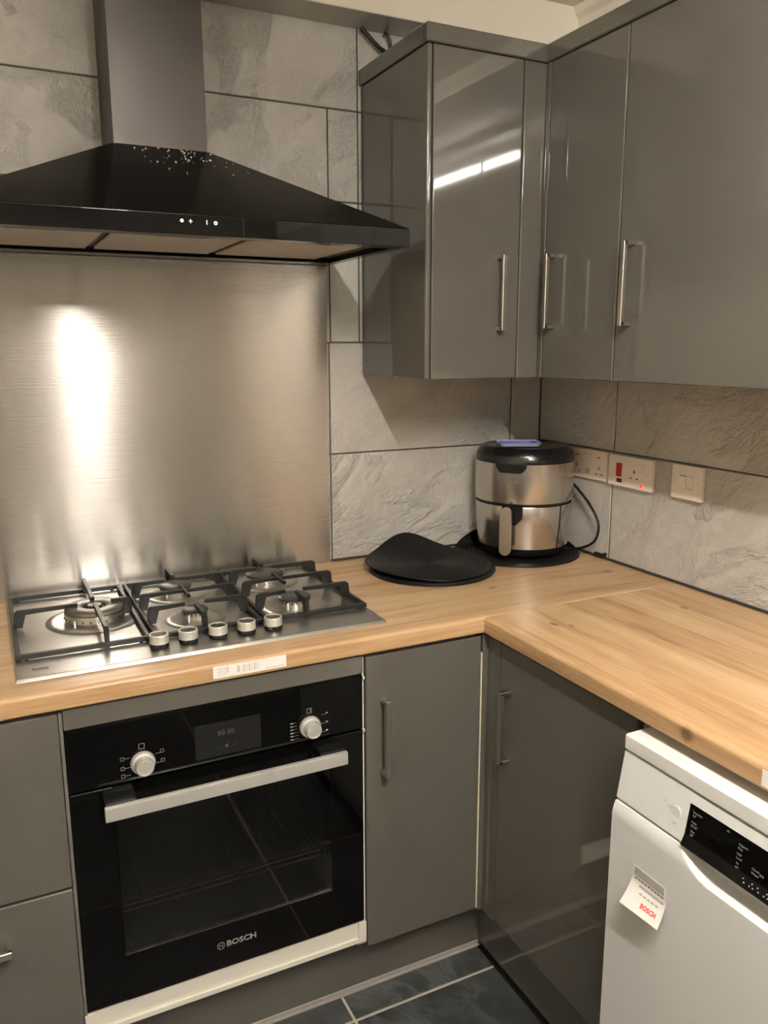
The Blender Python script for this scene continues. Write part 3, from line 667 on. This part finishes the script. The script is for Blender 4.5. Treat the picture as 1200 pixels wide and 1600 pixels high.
# ------------------------------------------------------------------ air fryer
FX_, FY_, FZ = -.162, -.150, .9185
cam_dir = Vector((-1.5722-FX_, -2.0843-FY_)).normalized(); ang_c = math.atan2(cam_dir.y, cam_dir.x)
ang_f = ang_c-R(15.5)      # the front of the fryer is turned a little to the left of the camera
t = thing('air_fryer', (FX_, FY_, FZ), 'round stainless steel air fryer with black top in the worktop corner', 'air fryer')
C0 = (FX_, FY_, FZ)
def ringseg(name, prof, mat, par, a0=0, a1=2*math.pi, seg=96):
    mb = MB(); A = Vector((0, 0, 1)); b = bmesh.new()
    full = abs(a1-a0-2*math.pi) < 1e-6; n = seg if full else seg+1; rings = []
    for (r, h) in prof:
        if r < 1e-6: rings.append([b.verts.new((FX_, FY_, FZ+h))]); continue
        rings.append([b.verts.new((FX_+r*math.cos(a0+(a1-a0)*i/seg), FY_+r*math.sin(a0+(a1-a0)*i/seg), FZ+h)) for i in range(n)])
    for p, q in zip(rings[:-1], rings[1:]):
        for i in range(seg):
            j = (i+1) % n
            if len(p) == 1: b.faces.new((p[0], q[j], q[i]))
            elif len(q) == 1: b.faces.new((p[i], p[j], q[0]))
            else: b.faces.new((p[i], p[j], q[j], q[i]))
    mb._put(b, True); return mb.build(name, mat, par)
ringseg('base', [(0, 0), (.108, 0), (.118, .004), (.124, .012), (.126, .0265), (0, .0265)], BLACK_PL, t)
ringseg('inner_body', [(0, .027), (.1275, .027), (.1335, .10), (.1365, .268), (0, .268)], BLACK_PL, t)
lower = [(.1295, .0275), (.1315, .0285), (.1385, .100), (.1408, .150), (.1400, .1515), (.137, .1515)]
upper = [(.1375, .1585), (.1405, .1600), (.1418, .175), (.1425, .225), (.1420, .2710), (.138, .2725)]
dw_ = R(62)
ringseg('upper_casing', upper, STEEL_FRY, t)
dr = ringseg('drawer', lower, STEEL_FRY, t, ang_f-dw_, ang_f+dw_)
ringseg('lower_casing', lower, STEEL_FRY, t, ang_f+dw_+R(2), ang_f+2*math.pi-dw_-R(2))
top = ringseg('top_cover', [(.1375, .2730), (.1425, .2735), (.1425, .276), (.138, .295), (.130, .307), (.120, .313), (.117, .3115), (0, .3135)], BLACK_PL, t)
# control tongue in front of the top: follows the body, wide at the top
def tongue(u, v):
    hw = R(23)*(1-.18*max(0, (v-.0))) ; a = ang_f+(u*2-1)*(R(16)+R(6)*v if v > .18 else R(12)+R(5)*v/.18*1.02)
    k = v; h = .247+.064*k; r = .0017+(.1425 if h < .276 else .1425-.0045*(h-.276)/.019 if h < .295 else .138-.008*(h-.295)/.012 if h < .307 else .130-.010*(h-.307)/.006)
    return (FX_+r*math.cos(a), FY_+r*math.sin(a), FZ+h)
mb = MB(); mb.grid(tongue, 20, 14, thick=(-.004*math.cos(ang_f), -.004*math.sin(ang_f), 0)); mb.build('control_panel', BLACK_PL, top)
# handle
fd = Vector((math.cos(ang_f), math.sin(ang_f), 0)); sd = Vector((-fd.y, fd.x, 0)); cc = Vector(C0)
def pill(mb, hw, z0, z1, d0, d1, lean=0.0, n=10):
    pts = []
    for i in range(n+1): a = math.pi*i/n; pts.append((hw*math.cos(a), z1-hw+hw*math.sin(a)))
    for i in range(n+1): a = math.pi+math.pi*i/n; pts.append((hw*math.cos(a), z0+hw+hw*math.sin(a)))
    P = [cc+fd*(d0+lean*(z1-z))+sd*s_+Vector((0, 0, z)) for s_, z in pts]
    mb.prism(P, fd*(d1-d0), bev=.0015)
mb = MB(); pill(mb, .0165, .020, .156, .168, .180); hd = mb.build('handle', pb('fryer_handle_metal', (0.50, 0.45, 0.39), 0.38, metal=1.0), dr); hd['label'] = 'bronze toned upright pull handle'
mb = MB(); pill(mb, .0135, .110, .151, .142, .1678); mb.build('handle_stem', BLACK_PL, hd)
def recess(u, v):
    a = ang_f+R(3)+(u*2-1)*R(12)*(1 if v > .4 else .4+1.5*v); h = .100+.052*v; r = .1416+.0003
    return (FX_+r*math.cos(a), FY_+r*math.sin(a), FZ+h)
mb = MB(); mb.grid(recess, 12, 8, thick=(-.002*fd.x, -.002*fd.y, 0)); mb.build('handle_recess', BLACK_PL, dr)
# lettering on the body
mb = MB(); 
def wrap(body, h, size, r, a_off=0.0):
    m2 = MB(); m2.text(body, (0, 0, 0), (1, 0, 0), (0, 1, 0), size, bold=True, depth=.0004); 
    for v in m2.bm.verts:
        a = ang_f+a_off+v.co.x/r; rr = r+v.co.z; zz = h+v.co.y
        v.co = Vector((FX_+rr*math.cos(a), FY_+rr*math.sin(a), FZ+zz))
    return m2
wrap('Tefal', .2230, .0100, .1427, R(4)).build('maker_mark', INK, t)
# power cord
def smooth_path(P, n=10):
    P = [Vector(p) for p in P]; out = []
    for i in range(len(P)-1):
        p0, p1, p2, p3 = P[max(i-1, 0)], P[i], P[i+1], P[min(i+2, len(P)-1)]
        for k in range(n):
            s_ = k/n; out.append(.5*((2*p1)+(-p0+p2)*s_+(2*p0-5*p1+4*p2-p3)*s_*s_+(-p0+3*p1-3*p2+p3)*s_**3))
    return out+[P[-1]]
mb = MB(); mb.tube(smooth_path([(-.014, -.145, 1.150), (-.022, -.180, 1.125), (-.028, -.235, 1.098), (-.030, -.290, 1.062), (-.030, -.328, 1.015), (-.030, -.318, .966), (-.034, -.275, .936), (-.045, -.235, .9245), (-.060, -.215, .9225)], 8), .0038, 10)
cd = mb.build('power_cord', CABLE, t)
mb = MB(); mb.tube([(-.012, -.300, .9225), (-.012, -.330, .9225), (-.012, -.345, .928)], .005, 8); mb.build('cable_end', CABLE, t)
o = cd
# plastic lid lying on top of the fryer
lx, ly, lz = -.200, -.168, FZ+.3140
t = thing('plastic_container_lid', (lx, ly, lz), 'small blue plastic food container lid with clear rim on top of the air fryer', 'lid')
ra = math.atan2(rt.y, rt.x)+R(2)
def rrect(hw, hh, r, z, n=6):
    P = []
    for (sx_, sy_, a0) in ((1, 1, 0), (-1, 1, 90), (-1, -1, 180), (1, -1, 270)):
        for i in range(n+1):
            a = R(a0+90*i/n); x = sx_*(hw-r)+r*math.cos(a); y = sy_*(hh-r)+r*math.sin(a)
            P.append((lx+x*math.cos(ra)-y*math.sin(ra), ly+x*math.sin(ra)+y*math.cos(ra), lz+z))
    return P
def loops(mb, L, cap0=True, cap1=True):
    b = bmesh.new(); V = [[b.verts.new(p) for p in l] for l in L]; n = len(V[0])
    for p, q in zip(V[:-1], V[1:]):
        for i in range(n): b.faces.new((p[i], p[(i+1) % n], q[(i+1) % n], q[i]))
    if cap0: b.faces.new(V[0][::-1])
    if cap1: b.faces.new(V[-1])
    mb._put(b, True)
mb = MB(); loops(mb, [rrect(.056, .040, .014, .0005), rrect(.062, .046, .016, .010), rrect(.060, .044, .015, .0105), rrect(.054, .038, .013, .0035)]); mb.build('rim', CLEAR, t)
mb = MB(); loops(mb, [rrect(.0515, .0355, .012, .0040), rrect(.0515, .0355, .012, .0085), rrect(.0470, .0310, .011, .0090), rrect(.0465, .0305, .011, .0045)]); mb.build('seal_panel', BLUE, t)

# ------------------------------------------------------------------ woven placemats
def placemat(cx, cy, r, zfun, label, thick=.003, zb=.9105, group=None):
    nr, na = 66, 84; b = bmesh.new(); rows = []
    c = b.verts.new(zfun(cx, cy, zb+thick))
    for i in range(1, nr+1):
        rr = r*i/nr; rib = .0010*(1 if (i % 4) < 2 else -1) if i < nr else -.0008
        ring = []
        for k in range(na):
            a = 2*math.pi*k/na; ring.append(b.verts.new(zfun(cx+rr*math.cos(a), cy+rr*math.sin(a), zb+thick+rib)))
        rows.append(ring)
    low = [b.verts.new(zfun(cx+r*.998*math.cos(2*math.pi*k/na), cy+r*.998*math.sin(2*math.pi*k/na), zb)) for k in range(na)]
    cb_ = b.verts.new(zfun(cx, cy, zb))
    for k in range(na): b.faces.new((c, rows[0][k], rows[0][(k+1) % na]))
    for p, q in zip(rows[:-1], rows[1:]):
        for k in range(na): b.faces.new((p[k], q[k], q[(k+1) % na], p[(k+1) % na]))
    lowr = [low]; 
    for k in range(na): b.faces.new((rows[-1][k], low[k], low[(k+1) % na], rows[-1][(k+1) % na]))
    prev = low
    for f_ in (.8, .6, .4, .2):
        cur = [b.verts.new(zfun(cx+r*f_*math.cos(2*math.pi*k/na), cy+r*f_*math.sin(2*math.pi*k/na), zb)) for k in range(na)]
        for k in range(na): b.faces.new((prev[k], cur[k], cur[(k+1) % na], prev[(k+1) % na]))
        prev = cur
    for k in range(na): b.faces.new((prev[k], cb_, prev[(k+1) % na]))
    mb = MB(); mb._put(b, True); mb.bm.normal_update()
    o = mb.build('placemat', MAT_WOVEN, auto=0); o['label'] = label; o['category'] = 'placemat'
    if group: o['group'] = group
    return o
flat = lambda x, y, z: (x, y, z)
def against_walls(x, y, z):     # where the mat meets a wall it turns up it
    lim = -.010
    for _ in (0,):
        ey, ex = max(0, y-lim), max(0, x-lim)
    return (min(x, lim)-min(ey, .0)*0, min(y, lim), z+max(ex, ey)*.9+min(.004, .3*max(ex, ey)))
placemat(-.178, -.142, .186, against_walls, 'round black woven placemat underneath the air fryer')
placemat(-.500, -.200, .172, flat, 'round black woven placemat at the bottom of the loose pile', group='pile of black placemats')
placemat(-.498, -.203, .172, lambda x, y, z: (x, y, z), 'round black woven placemat in the middle of the loose pile', zb=.9150, group='pile of black placemats')
def warped(x, y, z):
    dx, dy = x+.50, y+.175; s_ = (dx*-.05+dy*1.0)/.19; s2 = max(0, s_)
    lift = .062*s2**1.6*math.exp(-((dx-.02)/.115)**2)
    l2 = .016*max(0, -dx*.9-dy*.1-.06)/.12
    wave = .0025*math.sin(dx*22+1)*min(1, math.hypot(dx, dy)/.15)
    return (x, min(y, -.014-.0*dx), z+lift+l2+max(0, wave))
placemat(-.502, -.186, .176, warped, 'black woven placemat curling up on top of the loose pile by the wall', zb=.9195, group='pile of black placemats')

# ------------------------------------------------------------------ sockets and switch on the right wall
def plate(mb, u0, u1, v0, v1, w=.010): mb.box(u0, v0, .0006, u1, v1, w, bev=.002, seg=2)
def pins(mb, u, v, k=1.0):   # UK three pin outlet
    mb.box(u-.0017, v+.006, .0101, u+.0017, v+.015, .0104)
    for s_ in (-1, 1): mb.box(u+s_*.0105-.0035, v-.0085, .0101, u+s_*.0105+.0035, v-.0052, .0104)
W_ = FR(0)
t = thing('double_socket', (-.005, -.247, 1.133), 'white double wall socket with USB ports and tiny red light beside the air fryer', 'socket')
mb = MB(W_); plate(mb, .168, .328, 1.134, 1.218); mb.build('face_plate', SOCKET, t)
mb = MB(W_); pins(mb, .200, 1.158); pins(mb, .296, 1.158); mb.box(.195, 1.1975, .0101, .207, 1.2005, .0104); mb.box(.287, 1.1975, .0101, .299, 1.2005, .0104)
mb.build('pin_holes', HOLE, t)
for u in (.2425, .2535): mb = MB(W_); mb.box(u-.0035, 1.147, .0101, u+.0035, 1.165, .0103); mb.build('usb_port', INK_L, t)
for u in (.2400, .2560): mb = MB(W_); mb.box(u-.0065, 1.187, .0102, u+.0065, 1.205, .0135, bev=.001, seg=1); mb.build('rocker_switch', SOCKET_SW, t)
mb = MB(W_); mb.cyl((.305, 1.199, .0101), (0, 0, 1), .0022, .0006, 12); mb.build('indicator_light', REDL, t)
t = thing('cooker_socket', (-.005, -.42, 1.133), 'white cooker switch plate with red rocker and single socket', 'socket')
mb = MB(W_); plate(mb, .340, .503, 1.132, 1.217, .014); mb.build('face_plate', SOCKET, t)
mb = MB(W_); mb.box(.3735, 1.159, .0142, .3945, 1.196, .0185, bev=.0015, seg=1); q = mb.build('cooker_rocker', RED, t); q['label'] = 'large red rocker switch'
mb = MB(W_); mb.box(.3745, 1.1425, .0141, .3945, 1.1535, .0146); mb.build('neon_window', pb('dark_red_lens', (0.06, 0.01, 0.01), 0.2), t)
mb = MB(W_); 
u, v, ww = .440, 1.167, .0141
mb.box(u-.0022, v+.006, ww, u+.0022, v+.015, ww+.0003)
for s_ in (-1, 1): mb.box(u+s_*.0115-.0038, v-.0085, ww, u+s_*.0115+.0038, v-.0050, ww+.0003)
mb.build('pin_holes', HOLE, t)
for u in (.3495, .4845): mb = MB(W_); mb.cyl((u, 1.1745, .0141), (0, 0, 1), .0026, .0008, 14); mb.build('fixing_screw', NICKEL, t)
mb = MB(W_); mb.box(.4610, 1.181, .0142, .4755, 1.203, .0178, bev=.001, seg=1); mb.build('rocker_switch', SOCKET_SW, t)
mb = MB(W_); mb.cyl((.4690, 1.1445, .0141), (0, 0, 1), .0052, .0012, 20); mb.build('indicator_light', REDL, t)
t = thing('light_switch', (-.005, -.62, 1.133), 'square white wall switch plate with two narrow rockers, right of the sockets', 'switch')
mb = MB(W_); plate(mb, .5710, .6700, 1.133, 1.219, .012); mb.build('face_plate', SOCKET, t)
for u in (.6080, .6330): mb = MB(W_); mb.box(u-.0105, 1.162, .0122, u+.0105, 1.1915, .0155, bev=.001, seg=1); mb.build('rocker_switch', SOCKET_SW, t)
mb = MB(W_); mb.box(.5985, 1.1917, .0121, .6180, 1.1927, .0124); mb.box(.6230, 1.1605, .0121, .6430, 1.1617, .0124); mb.build('rocker_gap', HOLE, t)
for u in (.5830, .6560): mb = MB(W_); mb.cyl((u, 1.1760, .0121), (0, 0, 1), .0028, .0008, 14); mb.build('fixing_screw', NICKEL, t)

# ------------------------------------------------------------------ loose cables above the cabinet
mb = MB(); mb.tube(smooth_path([(-.618, -.020, 2.3035), (-.600, -.020, 2.290), (-.570, -.020, 2.267), (-.545, -.020, 2.255), (-.520, -.022, 2.235), (-.500, -.028, 2.217)], 6), .0055, 8)
o = mb.build('electric_cable', CABLE); tag(o, 'thick black cable sagging from the soffit behind the cornice, left one', 'cable')
mb = MB(); mb.tube(smooth_path([(-.552, -.020, 2.3035), (-.540, -.020, 2.295), (-.534, -.020, 2.275), (-.538, -.020, 2.250), (-.540, -.022, 2.215)], 6), .0042, 8)
o = mb.build('electric_cable', CABLE); tag(o, 'thin black cable looping down behind the cornice, right one', 'cable')

# ------------------------------------------------------------------ dishwasher
DY0, DY1 = -1.092, -1.690
t = thing('dishwasher', (-.32, -1.39, 0), 'white freestanding dishwasher with black display under the right hand worktop', 'dishwasher')
MB().box(-.596, DY1+.002, .03, -.03, DY0-.002, .8205, bev=.002, seg=1).build('body', WHITE_APP, t)
MB().box(-.6175, DY1, .8215, -.03, DY0, .8505, bev=.005, seg=3).build('top_board', WHITE_TOP, t)
mb = MB(); mb.box(-.598, DY1+.03, .0008, -.04, DY0-.03, .0295); mb.build('foot_rail', BLACK_MATT, t)
# control panel: leans forward towards the bottom, opening for the display
P0, P1 = (-.6150, .8180), (-.6290, .7320)
def xp(z): return P0[0]+(P1[0]-P0[0])*(P0[1]-z)/(P0[1]-P1[1])
DA, DB, DZ0, DZ1 = -1.245, -1.602, .7325, .8000
mb = MB()
mb.prism([(-.598, DY0, P0[1]), (P0[0], DY0, P0[1]), (P1[0], DY0, P1[1]), (-.598, DY0, P1[1])], (0, DA-DY0, 0), bev=.0022)
mb.prism([(-.598, DB, P0[1]), (P0[0], DB, P0[1]), (P1[0], DB, P1[1]), (-.598, DB, P1[1])], (0, DY1-DB, 0), bev=.0022)
mb.prism([(-.598, DA+.001, P0[1]-.0005), (P0[0], DA+.001, P0[1]-.0005), (xp(DZ1), DA+.001, DZ1), (-.598, DA+.001, DZ1)], (0, DB-DA-.002, 0))
cpn = mb.build('control_panel', WHITE_APP, t)
mb = MB(); mb.prism([(-.598, DA-.0006, DZ1-.0004), (xp(DZ1)-.0002, DA-.0006, DZ1-.0004), (xp(.750)-.0004, DA-.0006, .7500), (-.6350, DA-.0006, .7325), (-.6340, DA-.0006, .7310), (-.598, DA-.0006, .7290)], (0, DB-DA+.0012, 0), bev=.0008)
dsp = mb.build('display', BLACK_GLASS, cpn)
nrm = Vector((P1[0]-P0[0], 0, P1[1]-P0[1])).normalized(); dn = nrm; rgt = Vector((0, -1, 0)); upp = -dn
def onp(y, z, off=.0006): return Vector((xp(z)-off, y, z))
mb = MB()
def lines(y, z, L, sz=.0036, al='LEFT'):
    for k, s_ in enumerate(L): mb.text(s_, onp(y, z-.0062*k), rgt, upp, sz, depth=.0002, align=al)
lines(-1.254, .7895, ['Intensive', '70\u00b0']); lines(-1.254, .7735, ['Auto', '45-65\u00b0']); lines(-1.256, .7590, ['Eco', '50\u00b0'])
lines(-1.318, .7940, ['ok'])
lines(-1.342, .7860, ['Hygiene', 'Plus']); lines(-1.342, .7715, ['Half', 'Load']); lines(-1.343, .7575, ['1h', '65\u00b0'])
lines(-1.370, .7640, ['Check', 'Water']); lines(-1.384, .7620, ['Salt']); lines(-1.400, .7620, ['Rinse', 'Aid'])
lines(-1.430, .7860, ['Vario', 'Speed']); lines(-1.470, .7860, ['Start', 'Reset'])
mb.build('display_lettering', PRINT, dsp)
lo_n = Vector((-.6293+.6120, 0, .7470-.7290)); lo_n.normalize()
def onl(y, f_, off=.0006):
    a = Vector((xp(.750)-.0004, y, .750)); b_ = Vector((-.6350, y, .7325)); n_ = Vector((-abs((a-b_).z), 0, abs((a-b_).x))).normalized(); return a.lerp(b_, f_)+n_*off
mb = MB()
for k in range(9):
    y = -1.362-.0125*k
    for j in range(2+(k % 2)):
        p = onl(y-.003*j, .35+.25*((j+k) % 2)); mb.cyl(tuple(p), tuple((onl(y, .5, 1)-onl(y, .5, 0)).normalized()), .0012, .0004, 8)
mb.build('button_marks', ICON if False else PRINT, dsp)
pb_c = onp(-1.222, .7735, .0004)
mb = MB(); mb.lathe(tuple(pb_c), tuple((onp(0, .77, 1)-onp(0, .77, 0)).normalized()), [(.0105, 0), (.0118, .0006), (.0118, 0)], 36); mb.lathe(tuple(pb_c), (-1, 0, 0), [(0, .0012), (.0095, .0010), (.0103, 0)], 36); mb.build('power_button', WHITE_TOP, cpn)
mb = MB(); mb.text('o', onp(-1.196, .7800), rgt, upp, .004, depth=.0002); mb.text('on', onp(-1.206, .7750), rgt, upp, .003, depth=.0002); mb.text('on/off', onp(-1.222, .7540), rgt, upp, .0028, depth=.0002); mb.build('button_marks', INK_L, cpn)
# door with scooped grip
def zc(y):   # lower lip of the grip
    m = (DA+DB)/2; hw = (DA-DB)/2; s_ = max(0.0, 1-abs(y-m)/hw)
    return .7285-.0345*(1-(1-min(1, s_*2.6))**2.0)
ys = [DY0-.001+(DY1-DY0+.002)*i/200 for i in range(201)]
zs = [.112]+[.13+.05*i for i in range(10)]+[.62+.0025*i for i in range(44)]
zs = [z for z in zs if z < .7275]+[.7275]
b = bmesh.new(); V = []
for y in ys:
    row = []
    for z in zs:
        x = -.6370
        x += .0080*max(0, (z-.70)/.03)**2 if z > .70 else 0
        if DB < y < DA:
            s_ = (z-zc(y)+.002)/.013; s_ = min(1, max(0, s_)); s_ = s_*s_*(3-2*s_); x += (.030 if z > .70 else .034)*s_
        else: s_ = 0
        if z < .113: x += .003
        row.append(b.verts.new((x, y, z)))
    V.append(row)
for i in range(len(ys)-1):
    for j in range(len(zs)-1): b.faces.new((V[i][j], V[i][j+1], V[i+1][j+1], V[i+1][j]))
r2 = [v for row in V for v in row]
bound = [e for e in b.edges if len(e.link_faces) == 1]
ex = bmesh.ops.extrude_edge_only(b, edges=bound); nv = [e for e in ex['geom'] if isinstance(e, bmesh.types.BMVert)]
for v in nv: v.co.x = -.5985
mb = MB(); mb._put(b, True); dd = mb.build('door', WHITE_APP, t, auto=50)
mb = MB(); mb.box(-.60, DY1+.01, .032, -.5975, DY0-.01, .105); mb.build('kick_plate', WHITE_APP, t)
# half peeled paper label
def paper(u, v, off=0.0):
    tl, tr, bl, br = (-1.153, .6405), (-1.2265, .6405), (-1.147, .570), (-1.232, .574)
    y = (tl[0]*(1-u)+tr[0]*u)*(1-v)+(bl[0]*(1-u)+br[0]*u)*v; z = (tl[1]*(1-u)+tr[1]*u)*(1-v)+(bl[1]*(1-u)+br[1]*u)*v
    s_ = max(0, v-.38)/.62; return Vector((-.6376-.019*s_**1.5-off-.003*(1-u)*s_, y, z))
mb = MB(); mb.grid(lambda u, v: paper(u, v), 10, 18, thick=(-.0003, 0, 0)); q = mb.build('paper_label', PAPER, dd); q['label'] = 'peeling white paper label with grey and red print'
mb = MB(); m2 = mb
def on_paper(m2, y0, y1, z0, z1):
    m2.grid(lambda u, v: paper(y0+(y1-y0)*u, z0+(z1-z0)*v, .0005), 6, 4, thick=(-.0001, 0, 0))
on_paper(mb, .05, .95, .03, .25)
on_paper(mb, .25, .95, .42, .48)
for k in range(5): on_paper(mb, .32+.11*k, .32+.11*k+.08, .58, .62)
mb.build('grey_print', INK_L, q)
mb = MB()
for k in range(9): on_paper(mb, .10+.095*k, .10+.095*k+.07, .29, .33)
mb.build('dark_print', INK, q)
mb = MB(); mb.text('BOSCH', (0, 0, 0), (1, 0, 0), (0, 1, 0), .0075, bold=True, depth=.0003)
for v in mb.bm.verts:
    x, y, z = v.co; p = paper(.66+x/.085, .80-y/.075, .0007+z); v.co = p
mb.build('red_print', INK_R, q)

# ------------------------------------------------------------------ ceiling lamp (above the frame, lights the room)
t = thing('ceiling_lamp', (TUBE_X, (TUBE_Y0+TUBE_Y1)/2, CEIL), 'white ceiling batten with a bare fluorescent tube above the kitchen floor', 'lamp')
MB().box(TUBE_X-.03, TUBE_Y1-.02, CEIL-.045, TUBE_X+.03, TUBE_Y0+.02, CEIL-.0005, bev=.004, seg=1).build('batten', WHITE_TOP, t)
MB().cyl((TUBE_X, TUBE_Y1, TUBE_Z), (0, 1, 0), .013, TUBE_Y0-TUBE_Y1, 24).build('tube', TUBE_M, t)
for y in (TUBE_Y0+.008, TUBE_Y1-.008): MB().box(TUBE_X-.012, y-.007, TUBE_Z-.015, TUBE_X+.012, y+.007, CEIL-.0455).build('tube_holder', WHITE_TOP, t)
